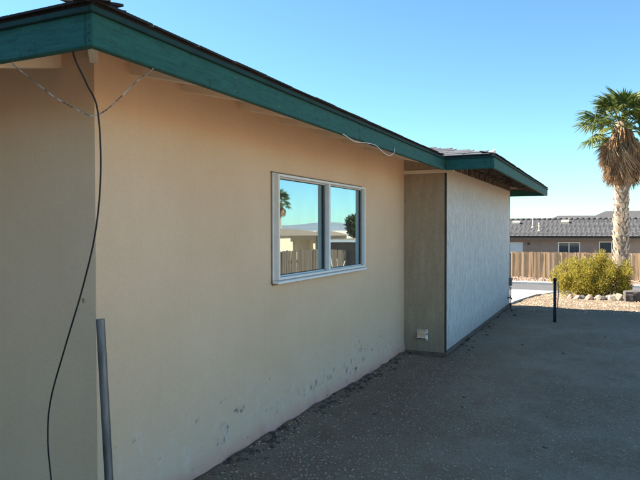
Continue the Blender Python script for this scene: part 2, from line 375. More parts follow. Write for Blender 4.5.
def strip(name, x0, x1, y0, y1, dz, mat, dx=1.0, dy=.5, thick=.2):
    mb = MB(); nx_, ny_ = max(1, round((x1-x0)/dx)), max(1, round((y1-y0)/dy))
    P = [(x0 + (x1-x0)*i/nx_, y0 + (y1-y0)*j/ny_) for j in range(ny_+1) for i in range(nx_+1)]
    mb.add([(x, y, H(x, y) + dz) for x, y in P], [(j*(nx_+1)+i, j*(nx_+1)+i+1, (j+1)*(nx_+1)+i+1, (j+1)*(nx_+1)+i) for j in range(ny_) for i in range(nx_)], True)
    for (ya, s) in ((y0, 1), (y1, -1)):
        pts = [(x0 + (x1-x0)*i/nx_, ya) for i in range(nx_+1)]
        o = [(x, y, H(x, y) + dz) for x, y in pts] + [(x, y, H(x, y) + dz - thick) for x, y in pts]; n = nx_+1
        mb.add(o, [(i, i+n, i+1+n, i+1) if s > 0 else (i, i+1, i+1+n, i+n) for i in range(nx_)])
    for (xa, s) in ((x0, 1), (x1, -1)):
        pts = [(xa, y0 + (y1-y0)*j/ny_) for j in range(ny_+1)]; n = ny_+1
        o = [(x, y, H(x, y) + dz) for x, y in pts] + [(x, y, H(x, y) + dz - thick) for x, y in pts]
        mb.add(o, [(i, i+1, i+1+n, i+n) if s > 0 else (i, i+n, i+1+n, i+1) for i in range(n-1)])
    return tag(mb.build(name, mat), kind='structure')
strip('road', -60, 60, 26.15, 33.0, .045, M['asphalt'])
strip('kerb', -60, 60, 33.0, 33.9, .16, M['conc'])
strip('gutter', -60, 60, 25.7, 26.15, .06, M['conc'])
strip('driveway', -7.6, -1.92, 13.7, 25.7, .035, M['conc'], .7, .3)

# far hills, seen only in the window's reflection
mb = MB(); n = 120
for k in range(n + 1):
    a = R(-25 + 130 * k / n); r = 3400
    hgt = 26 + 34 * abs(noise.noise(Vector((k * .07, 1, 0)))) + 26 * noise.noise(Vector((k * .19, 4, 0))) + 9 * noise.noise(Vector((k * .6, 9, 0)))
    for rr, hh in ((2700, -9), (3000, .35 * hgt), (r, max(8, hgt)), (4200, -9)):
        mb.v.append((rr * math.sin(a), rr * math.cos(a), hh + (3 * noise.noise(Vector((k * .9, rr, 0))) if hh > 0 else 0)))
for k in range(n):
    for j in range(3): mb.f.append((k*4+j, (k+1)*4+j, (k+1)*4+j+1, k*4+j+1)); mb.smooth.append(True)
tag(mb.build('hills', M['hill']), kind='structure')

# ------------------------------------------------------------------ the house
D, XC, OV = -2.355, -1.8085, .666
ZB, ZT = 2.262, 2.386
YC, YS, YF, YW, YE = 2.327, 7.509, 6.922, 12.862, 13.423
E1, E2, YN = D + OV, XC + OV, YC - OV
PI_ = .23                                             # roof pitch
house = thing('stucco_house', (D, YC, 0), 'tan stucco house with teal fascia boards and white side wing', 'house')

# main wall with the window opening, front face as a fine grid so that the worn foot has relief
WY1, WY2, WZ1, WZ2 = 4.125, 6.012, 1.178, 2.033
OY1, OY2, OZ1, OZ2 = WY1 + .03, WY2 - .03, WZ1 + .03, WZ2 - .03
spots = [(5.95, .35, .10, 1.0), (6.1, .24, .09, .9), (5.85, .17, .10, .8), (5.6, .20, .12, 1.0), (5.2, .20, .12, .9), (4.9, .19, .12, .8), (4.6, .20, .1, .7),
         (3.66, .30, .06, 1.0), (3.5, .21, .08, .9), (3.42, .17, .05, .8), (6.9, .3, .06, .6), (7.3, .18, .08, .9), (6.5, .2, .06, .6), (4.2, .22, .08, .6)]
gy = sorted(set([round(YC + .0001, 4)] + [round(v, 4) for v in np.arange(YC + .012, YS, .013)] + [YS, OY1, OY2]))
gz = sorted(set([-.12] + [round(v, 4) for v in np.arange(-.05, .62, .013)] + [.7, .85, 1.0, 1.1, OZ1, 1.4, 1.6, 1.8, OZ2, 2.1, 2.3, 2.45, 2.55]))
Vw, wear = [], []
for z in gz:
    for y in gy:
        x = D + .0015 * noise.noise(Vector((y * 1.5, z * 1.5, 2)))
        chip = 0.; lip = 0.
        if z < .65:
            v = Vector((y, z, 0))
            amt = sum(w * math.exp(-((y - a) ** 2 + ((z - b) * 1.2) ** 2) / (s * s)) for a, b, s, w in spots)
            nz = noise.noise(v * 17) * .6 + noise.noise(v * 48 + Vector((5, 2, 0))) * .55
            t_ = nz + .46 * min(amt, 1) - .55
            fd = min(1, max(0, (.56 - z) / .1)); chip = max(0, min(1, t_ * 7)) * fd; lip = max(0, min(1, (t_ + .12) * 6)) * (1 - chip) * fd
            x -= .008 * chip; x += .004 * lip
            if z < .16: x += (.012 + .014 * noise.noise(Vector((y * 4, z * 6, 7)))) * (1 - max(z, -.05) / .16)
            x += .0016 * noise.noise(v * 14)
        Vw.append((x, y, z)); wear.append((chip, lip * .7, 0, 1))
ngy = len(gy); fw = []
for j in range(len(gz) - 1):
    for i in range(ngy - 1):
        if gy[i] >= OY1 - 1e-6 and gy[i+1] <= OY2 + 1e-6 and gz[j] >= OZ1 - 1e-6 and gz[j+1] <= OZ2 + 1e-6: continue
        fw.append((j*ngy+i, j*ngy+i+1, (j+1)*ngy+i+1, (j+1)*ngy+i))
Vw = np.array(Vw) - np.array(root_loc(house))
me = np_mesh('wall', Vw, np.array(fw), M['stucco_worn'], True)
ca = me.color_attributes.new('wear', 'FLOAT_COLOR', 'POINT'); ca.data.foreach_set('color', np.array(wear, np.float32).ravel())
wo = bpy.data.objects.new('wall', me); col.objects.link(wo); wo.parent = house
wo['label'] = 'tan stucco wall with peeling paint along its foot'
b = MB()                                              # the body of the walls behind the faces
b.box((D-.16, YC+.02, -.1), (D-.012, OY1, 2.53)).box((D-.16, OY2, -.1), (D-.012, YS+.1, 2.53))
b.box((D-.16, OY1, -.1), (D-.012, OY2, OZ1)).box((D-.16, OY1, OZ2), (D-.012, OY2, 2.53))
b.box((D-.013, OY1-.002, OZ1-.002), (D-.002, OY1, OZ2)).box((D-.013, OY2, OZ1-.002), (D-.002, OY2+.002, OZ2))
b.build('wall_core', M['room'], house)
b = MB(); b.box((-10.3, YC, -.12), (D + .0006, YC+.15, 2.53)); b.build('wall', M['stucco'], house, bevel=.008)['label'] = 'shaded tan stucco end wall'
b = MB(); b.box((-10.3, YC+.15, -.12), (-10.15, YW-.15, 2.53)).box((-10.3, YW-.15, -.12), (XC-.03, YW-.004, 2.53)); b.build('wall', M['stucco'], house)['label'] = 'rear and front stucco walls'
b = MB(); b.box((-10.15, YC+.15, -.02), (D-.16, YW-.15, .0)); b.build('room_floor', M['room'], house)

# wing: plywood return, white siding, trims
b = MB(); b.box((D-.01, YS, -.08), (XC-.025, YS+.02, 2.5)); o = b.build('return_wall', M['ply'], house); o['label'] = 'grey tan plywood return wall of the wing'
b = MB(); b.box((D-.002, YS-.018, 2.285), (E1-.03, YS-.001, 2.33)); b.build('trim_board', M['raft'], house, bevel=.003)
b = MB(); b.box((XC-.02, YS+.004, .085), (XC, YW, 2.46)); o = b.build('siding', M['siding'], house); o['label'] = 'weathered white siding of the side wing'
b = MB(); b.box((XC-.0245, YS-.003, .03), (XC+.002, YS+.0035, 2.40)); b.build('corner_strip', M['darktrim'], house, bevel=.003)
b = MB(); b.box((XC-.03, YW-.001, .03), (XC+.003, YW+.016, 2.42)); b.build('corner_strip', M['darktrim'], house, bevel=.003)
# timber sill plate in short lengths, slightly uneven
y = YS - .006
while y < YW:
    y2 = min(YW + .01, y + rnd.uniform(1.1, 1.7)); dx = rnd.uniform(.004, .016)
    b = MB(); b.box((XC-.03, y+.002, -.06), (XC+dx, y2-.004, .085 - rnd.uniform(.001, .012))); b.build('sill_plate', M['plate'], house, bevel=.006); y = y2
b = MB(); b.box((D, YS-.008, -.05), (XC-.03, YS-.001, .055)); b.build('sill_plate', M['plate'], house, bevel=.005)

# added wing, out of view on the left, put there to shade the near ground
b = MB(); b.box((-10.3, -7, -.12), (-3.96, -6.85, 2.6)).box((-4.11, -6.85, -.12), (-3.96, YC-.001, 2.6)).box((-10.3, -6.85, -.12), (-10.15, YC-.001, 2.6)); b.build('wall', M['siding'], house)['label'] = 'added unseen wing walls that shade the near ground'

b = MB(); b.box((-2.442, YC-.008, 1.22), (-2.436, YC-.0005, 1.245)); b.build('hook', M['rust'], house, bevel=.002)

# window
ZOO = .058
b = MB()
b.box((D+.001, WY1, WZ1), (D+.012, WY1+.035, WZ2)).box((D+.001, WY2-.035, WZ1), (D+.012, WY2, WZ2)).box((D+.001, WY1+.035, WZ1), (D+.012, WY2-.035, WZ1+.035)).box((D+.001, WY1+.035, WZ2-.035), (D+.012, WY2-.035, WZ2))
win = b.build('window', M['white'], house, bevel=.002); win['label'] = 'white framed sliding window with two panes'
fy1, fy2, fz1, fz2 = WY1 + .012, WY2 - .012, WZ1 + .022, WZ2 - .008
t_ = .02
for nm, a, c in (('jamb', (fy1, fz1), (fy1+t_, fz2)), ('jamb', (fy2-t_, fz1), (fy2, fz2)), ('head', (fy1+t_, fz2-t_), (fy2-t_, fz2)), ('frame_bottom', (fy1+t_, fz1), (fy2-t_, fz1+t_))):
    b = MB(); b.box((D-.05, a[0], a[1]), (D+ZOO, c[0], c[1])); b.build(nm, M['white'], win, bevel=.004)
b = MB(); b.prism([(D+.012, WZ1-.002), (D+.066, WZ1-.008), (D+.066, WZ1+.012), (D+.012, WZ1+.0215)], 'y', WY1-.012, WY2+.012); b.build('sill', M['white'], win, bevel=.003)
b = MB(); b.box((D+.0005, WY1-.013, WZ1-.01), (D+.006, WY1-.001, WZ2+.008)).box((D+.0005, WY1-.013, WZ2+.001), (D+.006, WY2+.01, WZ2+.009)).box((D+.0005, WY1, WZ1-.02), (D+.006, WY2, WZ1-.0065)); b.build('caulk', M['caulk'], win)
ym = fy1 + (fy2 - fy1) * .525
gi = D + .012
def sash(y0, y1, xg, mstile):
    z0, z1 = fz1 + t_, fz2 - t_; w = .009
    s = MB(); s.box((xg-.012, y0, z0), (xg+.014, y0+w, z1)).box((xg-.012, y1-mstile, z0), (xg+.014, y1, z1)).box((xg-.012, y0+w, z0), (xg+.014, y1-mstile, z0+w)).box((xg-.012, y0+w, z1-w), (xg+.014, y1-mstile, z1))
    so = s.build('sash', M['white'], win, bevel=.003)
    k = MB(); e = .004
    k.box((xg+.0005, y0+w, z0+w), (xg+.012, y0+w+e, z1-w)).box((xg+.0005, y1-mstile-e, z0+w), (xg+.012, y1-mstile, z1-w)).box((xg+.0005, y0+w+e, z0+w), (xg+.012, y1-mstile-e, z0+w+e)).box((xg+.0005, y0+w+e, z1-w-e), (xg+.012, y1-mstile-e, z1-w))
    k.build('gasket', M['gasket'], win)
    p = MB(); p.box((xg-.003, y0+w-.004, z0+w-.004), (xg+.0003, y1-mstile+.004, z1-w+.004)); p.build('pane', M['glass'], win)
sash(fy1+t_, ym - .012, D - .012, .016)
b = MB(); b.box((D-.045, ym-.012, fz1+t_), (D+ZOO-.012, ym+.022, fz2-t_)); b.build('mullion', M['white'], win, bevel=.004)
b = MB(); b.box((D-.04, ym-.026, fz1+t_), (D+.004, ym-.0125, fz2-t_)); b.build('meeting_stile', M['gasket'], win, bevel=.003)
sash(ym + .022, fy2-t_, D + .004, .014)
b = MB(); b.box((D-.03, fy2-t_-.008, fz1+t_), (D+.02, fy2-t_-.0005, fz2-t_)); b.build('screen_channel', M['gasket'], win)
for y0, y1 in ((4.72, 5.02), (5.60, 5.86)):
    b = MB(); n = 40; P = []
    for i in range(n+1):
        y = y0 + (y1-y0)*i/n; x = D - .24 + .02 * math.sin(i * 1.1) + .006 * math.sin(i * .37)
        P += [(x, y, 1.0), (x, y, 2.12)]
    b.add(P, [(2*i, 2*i+2, 2*i+3, 2*i+1) for i in range(n)], True); o = b.build('curtain', M['curtain'], win)
    o.modifiers.new('thick', 'SOLIDIFY').thickness = .003

# roof decks (boards) and coverings
def zr(d): return ZT + PI_ * d
xr, ya, yb = (-11.0 + E1) / 2, YN + (E1 + 11.0) / 2, 0
hw = (E1 + 11.0) / 2; yb = 13.36 - hw
def A(x, y, d): return (x, y, zr(d))
roofA = [[A(E1, YN, 0), A(E1, YF, 0), A(E1-3.0, YF+3.0, 3.0), A(xr, yb, hw), A(xr, ya, hw)],
         [A(-11, YN, 0), A(E1, YN, 0), A(xr, ya, hw)],
         [A(-11, 13.36, 0), A(-11, YN, 0), A(xr, ya, hw), A(xr, yb, hw)],
         [A(-5.5, 13.36, 0), A(-11, 13.36, 0), A(xr, yb, hw), A(-5.5, yb + (-5.5 - xr), 13.36 - (yb - 5.5 - xr))]]
hb = (YE - YF) / 2; yr = (YE + YF) / 2
roofB = [[A(E2, YF, 0), A(E2, YE, 0), A(E2-hb, yr, hb)],
         [A(-8, YF, 0), A(E2, YF, 0), A(E2-hb, yr, hb), A(-8+hb, yr, hb)],
         [A(E2, YE, 0), A(-8, YE, 0), A(-8+hb, yr, hb), A(E2-hb, yr, hb)],
         [A(-8, YE, 0), A(-8, YF, 0), A(-8+hb, yr, hb)]]
# clip the wing's front slope to the part above the main roof (valley), by starting it at the valley line
hc = (11.0 - 3.3) / 2; xc_ = (-11.0 - 3.3) / 2; z3 = .004
roof_added = [[(-3.3, -7.6, ZT+z3), (-3.3, 4.5, ZT+z3), (xc_, 4.5, zr(hc)+z3), (xc_, -7.6+hc, zr(hc)+z3)], [(-11, -7.6, ZT+z3), (-3.3, -7.6, ZT+z3), (xc_, -7.6+hc, zr(hc)+z3)], [(-11, 4.5, ZT+z3), (-11, -7.6, ZT+z3), (xc_, -7.6+hc, zr(hc)+z3), (xc_, 4.5, zr(hc)+z3)]]  # roof of the added wing, out of view
roof_added[0][1:3] = [(-3.3, YN, ZT+z3), (xc_, YN + hc, zr(hc)+z3)]
roofB[1] = [A(E1, YF, 0), A(E2, YF, 0), A(E2-hb, yr, hb), A(E1-hb, yr, hb)]
deck = MB(); cov = MB(); deckB = MB()
for p in roofA + roof_added: deck.slab(p, (0, 0, .018)); cov.slab([(x, y, z+.020) for x, y, z in p], (0, 0, .014))
for p in roofB: deckB.slab(p, (0, 0, .018)); cov.slab([(x, y, z+.020) for x, y, z in p], (0, 0, .014))
roof = cov.build('roof', M['shinglet'], house)
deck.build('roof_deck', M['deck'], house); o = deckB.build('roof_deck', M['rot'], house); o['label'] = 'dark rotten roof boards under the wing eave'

# shingle tabs
def shingle_mesh(w, l, t):
    s = MB(); s.box((-w/2, 0, 0), (w/2, l, t)); return s.mesh('shingle', M['shingle'])
sh_me = [shingle_mesh(.296 + .006 * i, .19, .007 + .0015 * i) for i in range(3)]
shd_me = []
for i in range(3):
    s = MB(); s.box((-.15, 0, 0), (.15, .19, .006 + .002*i)); shd_me.append(s.mesh('shingle', M['shinglet']))
sl_ = math.atan(PI_)
def shingles(p0, along, up, length, rows, meshes, start=-.025, inset=lambda d: (0, 0)):
    p0 = Vector(p0); along = Vector(along); up = Vector(up)
    q0 = Matrix((along, (up * math.cos(sl_) + Vector((0,0,math.sin(sl_)))), Vector((0,0,1)) * math.cos(sl_) - up * math.sin(sl_))).transposed().to_quaternion()
    for r in range(rows):
        d = start + r * .135; i0, i1 = inset(max(0, d)); x = i0 + (.15 if r % 2 else 0.)
        while x + .05 < length - i1:
            w_ = min(.30, length - i1 - x)
            p = p0 + along * (x + w_ / 2) + up * d; p.z += PI_ * d + .0345 + .002 * (r % 3)
            q = q0 @ Quaternion((1, 0, 0), -rnd.uniform(.012, .035)) @ Quaternion((0, 0, 1), rnd.uniform(-.02, .02))
            inst('shingle', rnd.choice(meshes), roof, p, q, (w_ / .303, 1, 1)); x += .303
shingles((E1, YF, ZT), (1, 0, 0), (0, 1, 0), E2 - E1, 10, sh_me, inset=lambda d: (-d - .1, d))
shingles((E1, YN, ZT), (0, 1, 0), (-1, 0, 0), YF - YN - .1, 2, shd_me, inset=lambda d: (d, -d))
shingles((E2, YF, ZT), (0, 1, 0), (-1, 0, 0), YE - YF, 2, shd_me, inset=lambda d: (d, d))
shingles((-3.3, YN, ZT), (1, 0, 0), (0, 1, 0), E1 + 3.3, 2, shd_me, inset=lambda d: (0, d))
for k in range(9):                                    # caps along the two hips
    for (cx, cy) in ((E1, YN),):
        d = -.005 + k * .14; s = MB(); w = .12
        for sx in (1, -1):
            e = Vector((1, 0, 0)) if sx > 0 else Vector((0, -1, 0))
            c0 = Vector((cx - d, cy + d, zr(d) + .041 + .004 * (k % 2))); c1 = Vector((cx - d - .2, cy + d + .2, zr(d + .2) + .046))
            off = (e + Vector((0, 0, -PI_))) * w
            if sx > 0: s.slab([c0 - e * .0, c0 + off * .75 , c1 + off * .75, c1], (0, 0, .008))
            else: s.slab([c0, c1, c1 + off * .75, c0 + off * .75], (0, 0, .008))
        s.build('hip_cap', M['shinglet'], roof)

# fascia boards and the mould above them
FT = .035
def fascia(a, c, mat='teal'):
    b_ = MB(); b_.box(a, c); return b_.build('fascia', M[mat], house, bevel=.004)
fascia((E1-FT, YN+.001, ZB), (E1, 4.287, ZT-.001)); fascia((E1-FT, 4.290, ZB+.0015), (E1-.0012, YF+.002, ZT-.001)); f0 = fascia((-3.3, YN, ZB), (E1-FT-.0005, YN+FT, ZT-.001)); fascia((-3.3-FT, -7.6, ZB), (-3.301, YN, ZT-.001)); fascia((E1-.0005+.001, YF, ZB), (E2-FT-.0005, YF+FT, ZT-.001)); fascia((E2-FT, YF-.001, ZB), (E2, YE+.001, ZT-.001)); fascia((-8, YE-FT, ZB), (E2-FT-.0005, YE, ZT-.001))  # one eave board here belongs to the added wing
def mould(a, c): b_ = MB(); b_.box(a, c); b_.build('drip_mould', M['mould'], house, bevel=.003)
mould((E1+.0005, YN-.016, ZT-.006), (E1+.017, YF-.0005, ZT+.017)); mould((-3.3, YN-.017, ZT-.0055), (E1+.0003, YN-.0005, ZT+.0165)); mould((E1+.018, YF-.017, ZT-.0055), (E2+.0003, YF-.0015, ZT+.0165)); mould((E2+.0005, YF-.016, ZT-.006), (E2+.017, YE+.01, ZT+.017))
for k in range(4):                                    # nail heads at the corner joint
    b = MB(); zc = ZB + .022 + k * .027; b.tube([(E1-.014 - .006 * (k % 2), YN+.002, zc), (E1-.014 - .006 * (k % 2), YN-.0025, zc)], .0035, 8); b.build('nail', M['gasket'], house)

for y in (2.60, 3.05, 3.68, 4.24, 4.34, 4.90, 5.51, 6.12, 6.70):
    for zc in (ZB + .03, ZB + .088):
        b = MB(); yy = y + rnd.uniform(-.008, .008); zz = zc + rnd.uniform(-.006, .006); b.tube([(E1-.004, yy, zz), (E1+.0012, yy, zz)], .0042, 8); b.build('nail', M['rust'], house)
# rafter tails
RH = .098
def rafter_x(y, mat, x_out, x_wall):                  # runs along X, slopes up to the wall
    b_ = MB(); zo = ZT - .0015; xw = x_wall - .14
    dz = PI_ * (x_out - FT - xw)
    b_.prism([(x_out-FT-.001, ZT + PI_*FT - .0015), (xw, zo + PI_*(x_out-xw)), (xw, zo + PI_*(x_out-xw) - RH), (x_out-FT-.001, ZT + PI_*FT - RH - .003)], 'y', y-.02, y+.02)
    b_.build('rafter', M[mat], house, bevel=.003)
def rafter_y(x, mat, y_out, y_wall):
    b_ = MB(); yw = y_wall + .14
    b_.prism([(y_out+FT+.001, ZT + PI_*FT - .0015), (y_out+FT+.001, ZT + PI_*FT - RH - .003), (yw, ZT - .0015 + PI_*(yw-y_out) - RH), (yw, ZT - .0015 + PI_*(yw-y_out))], 'x', x-.02, x+.02)
    b_.build('rafter', M[mat], house, bevel=.003)
for y in (2.60, 3.05, 3.68, 4.29, 4.90, 5.51, 6.12, 6.70): rafter_x(y, 'raft', E1, D)
for x in (-2.60, -3.21): rafter_y(x, 'raft', YN, YC)
b = MB(); u = Vector((-1, 1, 0)).normalized(); s_ = Vector((1, 1, 0)).normalized() * .021      # hip rafter
p0 = Vector((E1-FT-.004, YN+FT+.004, ZT + PI_*FT - .003)); p1 = p0 + Vector((-.8, .8, PI_*.8))
for p in (p0, p1): pass
b.add([p0-s_, p0+s_, p0+s_-Vector((0,0,RH)), p0-s_-Vector((0,0,RH)), p1-s_, p1+s_, p1+s_-Vector((0,0,RH)), p1-s_-Vector((0,0,RH))], [(0,1,2,3),(7,6,5,4),(0,4,5,1),(1,5,6,2),(2,6,7,3),(3,7,4,0)])
b.build('rafter', M['raft'], house, bevel=.003)
y = YF + .62
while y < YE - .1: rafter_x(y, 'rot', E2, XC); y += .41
for x in (E1 + .2, E2 - .12): rafter_y(x, 'raft', YF, YS)
y = YS + .03
while y < YW - .1:                                    # frieze blocks between the wing's rafters
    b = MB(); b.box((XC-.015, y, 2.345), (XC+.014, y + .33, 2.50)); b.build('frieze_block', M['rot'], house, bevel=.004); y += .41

# dryer vent on the return wall
b = MB(); vx, vz = -2.112, .262
b.box((vx-.072, YS-.012, vz-.07), (vx+.072, YS-.0005, vz+.07)); vent = b.build('dryer_vent', M['alu'], house, bevel=.003); vent['label'] = 'small bright metal vent hood low on the return wall'
b = MB(); b.add([(vx-.05, YS-.012, vz+.055), (vx+.05, YS-.012, vz+.055), (vx+.058, YS-.075, vz-.03), (vx-.058, YS-.075, vz-.03), (vx-.058, YS-.06, vz-.055), (vx+.058, YS-.06, vz-.055), (vx+.05, YS-.012, vz-.05), (vx-.05, YS-.012, vz-.05)],
      [(0,3,2,1), (3,4,5,2), (0,7,4,3), (1,2,5,6), (7,6,5,4)]); b.build('hood', M['alu'], vent, bevel=.003)
# conduit with a small box at the far corner of the wing
b = MB(); b.tube([(XC+.03, YW-.05, -.05), (XC+.03, YW-.05, .42)], .012, 10); b.tube([(XC+.02, YW-.05, .60), (XC+.02, YW-.05, 1.1)], .008, 10)
cond = b.build('conduit', M['galv'], house)
b = MB(); b.box((XC+.010, YW-.11, .44), (XC+.055, YW-.03, .60)); b.build('junction_box', M['galv'], cond, bevel=.006)
b = MB(); b.tube([(XC+.0, YW-.3, .22), (XC+.07, YW-.3, .22), (XC+.09, YW-.3, .19)], .013, 10); b.tube([(XC+.055, YW-.34, .26), (XC+.055, YW-.26, .26)], .008, 8); b.tube([(XC+.055, YW-.3, .22), (XC+.055, YW-.3, .26)], .006, 8)
b.build('hose_tap', M['steel'], house)

# ------------------------------------------------------------------ cables, wires, pipe, posts
def bez(pts, k=10):
    pts = [Vector(p) for p in pts]; out = []
    for i in range(len(pts) - 1):
        a, c, d, e = pts[max(i-1, 0)], pts[i], pts[i+1], pts[min(i+2, len(pts)-1)]
        for j in range(k):
            t = j / k; out.append(.5 * ((2*c) + (d-a)*t + (2*a-5*c+4*d-e)*t*t + (3*c-a-3*d+e)*t**3))
    return out + [pts[-1]]
def shift(pts, base): return pts
cab = MB().tube(bez([(-1.80, 1.685, 2.30), (-1.82, 1.70, 2.25), (-1.86, 1.80, 2.17), (-1.885, 1.88, 2.085), (-1.895, 1.905, 1.85), (-1.93, 1.91, 1.60), (-2.01, 1.915, 1.36), (-2.12, 1.92, 1.10), (-2.23, 1.935, .85), (-2.27, 1.95, .67), (-2.27, 1.965, .48), (-2.25, 1.98, .22), (-2.24, 2.0, .03), (-2.30, 2.03, .012), (-2.5, 2.06, .012), (-2.7, 2.0, .012)]), .0037, 8)
tag(cab.build('cable', M['blackrub'], base=(-2.25, 1.98, 0)), 'thin black cable dangling from the eave down the house corner', 'cable')
def twisted(pts, r, pitch):
    P = bez(pts, 16); m = MB()
    for ph in (0, math.pi):
        q = []; acc = 0
        for i, p in enumerate(P):
            d = (P[min(i+1, len(P)-1)] - P[max(i-1, 0)]).normalized(); u = d.orthogonal().normalized(); w = d.cross(u)
            if i: acc += (p - P[i-1]).length
            a = ph + acc / pitch * 2 * math.pi; q.append(p + (u * math.cos(a) + w * math.sin(a)) * r)
        m.tube(q, r * .95, 6)
    return m
wl = twisted([(-2.13, 1.69, 2.275), (-2.13, 1.685, 2.25), (-2.085, 1.73, 2.20), (-2.035, 1.80, 2.135), (-1.965, 1.86, 2.085), (-1.92, 1.885, 2.065), (-1.875, 1.91, 2.085), (-1.82, 1.945, 2.145), (-1.77, 1.975, 2.205), (-1.705, 2.0, 2.255), (-1.71, 2.005, 2.275)], .0017, .03)
tag(wl.build('wire', M['wire'], base=(-1.92, 1.885, 2.06)), 'pale twisted wire sagging between the two fascia boards at the house corner', 'wire')
w2 = MB().tube(bez([(-1.700, 3.95, 2.27), (-1.684, 4.01, 2.255), (-1.68, 4.17, 2.235), (-1.683, 4.40, 2.255), (-1.683, 4.62, 2.262), (-1.675, 4.76, 2.228), (-1.675, 4.92, 2.214), (-1.682, 5.07, 2.25), (-1.69, 5.12, 2.30)]), .0024, 6)
tag(w2.build('wire', M['white'], base=(-1.68, 4.6, 2.25)), 'loose thin white wire hanging under the fascia above the window', 'wire')

top, bot = Vector((-2.215, 2.215, 1.166)), Vector((-2.115, 2.20, -.25))
b = MB(); dr = (bot - top).normalized(); n = 28
b.tube([top + dr * k * (bot-top).length / 8 for k in range(9)], .0205, n, cap=False)
b.tube([top + Vector((0,0,0)), top + dr * .25], .0175, n, cap=False)
u = dr.orthogonal().normalized(); w = dr.cross(u)
ring = [[top + (u*math.cos(2*math.pi*k/n) + w*math.sin(2*math.pi*k/n)) * r for k in range(n)] for r in (.0205, .0175)]
b.add(ring[0] + ring[1], [(k, (k+1) % n, (k+1) % n + n, k+n) for k in range(n)])
tag(b.build('metal_pipe', M['galv'], base=(bot.x, bot.y, 0)), 'galvanised metal pipe standing against the near house corner', 'pipe')

pz = Hn(-.82, 11.12)
pt = thing('steel_post', (-.82, 11.12, pz), 'short dark blue steel post standing alone in the shaded yard', 'post')
b = MB(); b.tube([(-.82, 11.12, pz-.2), (-.82, 11.12, .70)], .026, 14); b.build('post', M['steel'], pt)
b = MB(); b.tube([(-.82, 11.12, .70), (-.82, 11.12, .735), (-.82, 11.12, .75)], [.031, .031, .022], 14); b.build('cap', M['steel'], pt)
b = MB(); b.tube([(-.835, 11.098, .06), (-.835, 11.09, .68)], .006, 6); b.build('strap', M['steel'], pt)
b = MB(); zz = Hn(-.93, 13.5); b.tube([(-.95, 13.5, zz-.2), (-.93, 13.5, .25), (-.935, 13.5, .50)], .009, 8)
tag(b.build('stake', M['rust'], base=(-.94, 13.5, zz)), 'thin rusty stake just behind the dark steel post', 'stake')

# ------------------------------------------------------------------ gravel, clods, straw
def pebbles(name, pos, size, mat, seed, flat=.6):
    r_ = np.random.RandomState(seed); n = len(pos)
    o = np.array([(1,0,0),(0,1,0),(-1,0,0),(0,-1,0),(0,0,1),(0,0,-1),(.6,.6,.55),(-.6,-.5,.6)])
    o = o[:6]
    V_ = o[None] * (1 + r_.uniform(-.4, .4, (n, 6, 3))) * size[:, None, None]; V_[:, :, 2] *= flat
    V_ += r_.uniform(-.25, .25, (n, 6, 3)) * size[:, None, None] * .6
    a = r_.uniform(0, 6.28, n); c, s = np.cos(a)[:, None], np.sin(a)[:, None]
    X, Y = V_[:, :, 0] * c - V_[:, :, 1] * s, V_[:, :, 0] * s + V_[:, :, 1] * c
    V_[:, :, 0], V_[:, :, 1] = X, Y; V_ += pos[:, None, :]
    t = np.array([(0,1,4),(1,2,4),(2,3,4),(3,0,4),(1,0,5),(2,1,5),(3,2,5),(0,3,5)])
    F_ = (t[None] + (np.arange(n) * 6)[:, None, None]).reshape(-1, 3)
    ob = bpy.data.objects.new(name, np_mesh(name, V_.reshape(-1, 3), F_, mat)); col.objects.link(ob); return ob
r_ = np.random.RandomState(3); pts = []
while len(pts) < 60000:
    d = 3.0 + 11.5 * r_.rand() ** 1.5; a = R(25.2) - math.atan((r_.rand() - .36) * 1.2)
    x, y = -d * math.sin(a), d * math.cos(a)
    if x < (-2.33 if y < 7.5 else -1.79) or x > 2.2 or y > 14 or y < 1: continue
    if noise.noise(Vector((x * .8, y * .8, 3))) + .6 < r_.rand() * .9: continue
    pts.append((x, y, Hn(x, y)))
pts = np.array(pts); sz = .0024 + .0085 * r_.rand(len(pts)) ** 6; pts[:, 2] += sz * .2
tag(pebbles('gravel', pts, sz, M['pebble'], 5), 'small grey gravel scattered over the shaded dirt yard', 'gravel', kind='stuff')
pts = []
for k in range(12000):                                  # sunlit patch beyond the shadow
    x, y = r_.uniform(-1.8, 2.4), r_.uniform(12.5, 25.3); pts.append((x, y, Hn(x, y)))
pts = np.array(pts); sz = .007 + .022 * r_.rand(len(pts)) ** 4
tag(pebbles('gravel', pts, sz, M['pebble'], 8), 'coarser pale gravel in the sunlit ground around the bush', 'gravel', kind='stuff')
pts = []
for k in range(420):
    y = r_.uniform(2.6, 7.5); x = D + .02 + abs(r_.normal(0, .09)); pts.append((x, y, Hn(x, y)))
for k in range(160):
    y = r_.uniform(7.5, 12.8); x = XC + .02 + abs(r_.normal(0, .12)); pts.append((x, y, Hn(x, y)))
for k in range(45):
    x, y = r_.uniform(-2.2, .3), r_.uniform(3.2, 10); pts.append((x, y, Hn(x, y)))
pts = np.array(pts); sz = .006 + .03 * r_.rand(len(pts)) ** 4
big = r_.rand(len(pts)) < .05; sz[big & (pts[:, 1] < 7.5) & (pts[:, 0] < -1.7)] *= 1.5
tag(pebbles('earth_clods', pts, sz, M['clod'], 9, .55), 'dark crumbs of earth along the foot of the walls', 'clods', kind='stuff')
b = MB()
for k in range(70):
    x, y = rnd.uniform(-2.1, .6), rnd.uniform(3.4, 11); a = rnd.uniform(0, 6.28); l = rnd.uniform(.02, .09); z = Hn(x, y) + .006
    b.tube([(x, y, z), (x + l*math.cos(a), y + l*math.sin(a), Hn(x + l*math.cos(a), y + l*math.sin(a)) + .008)], .0016, 4)
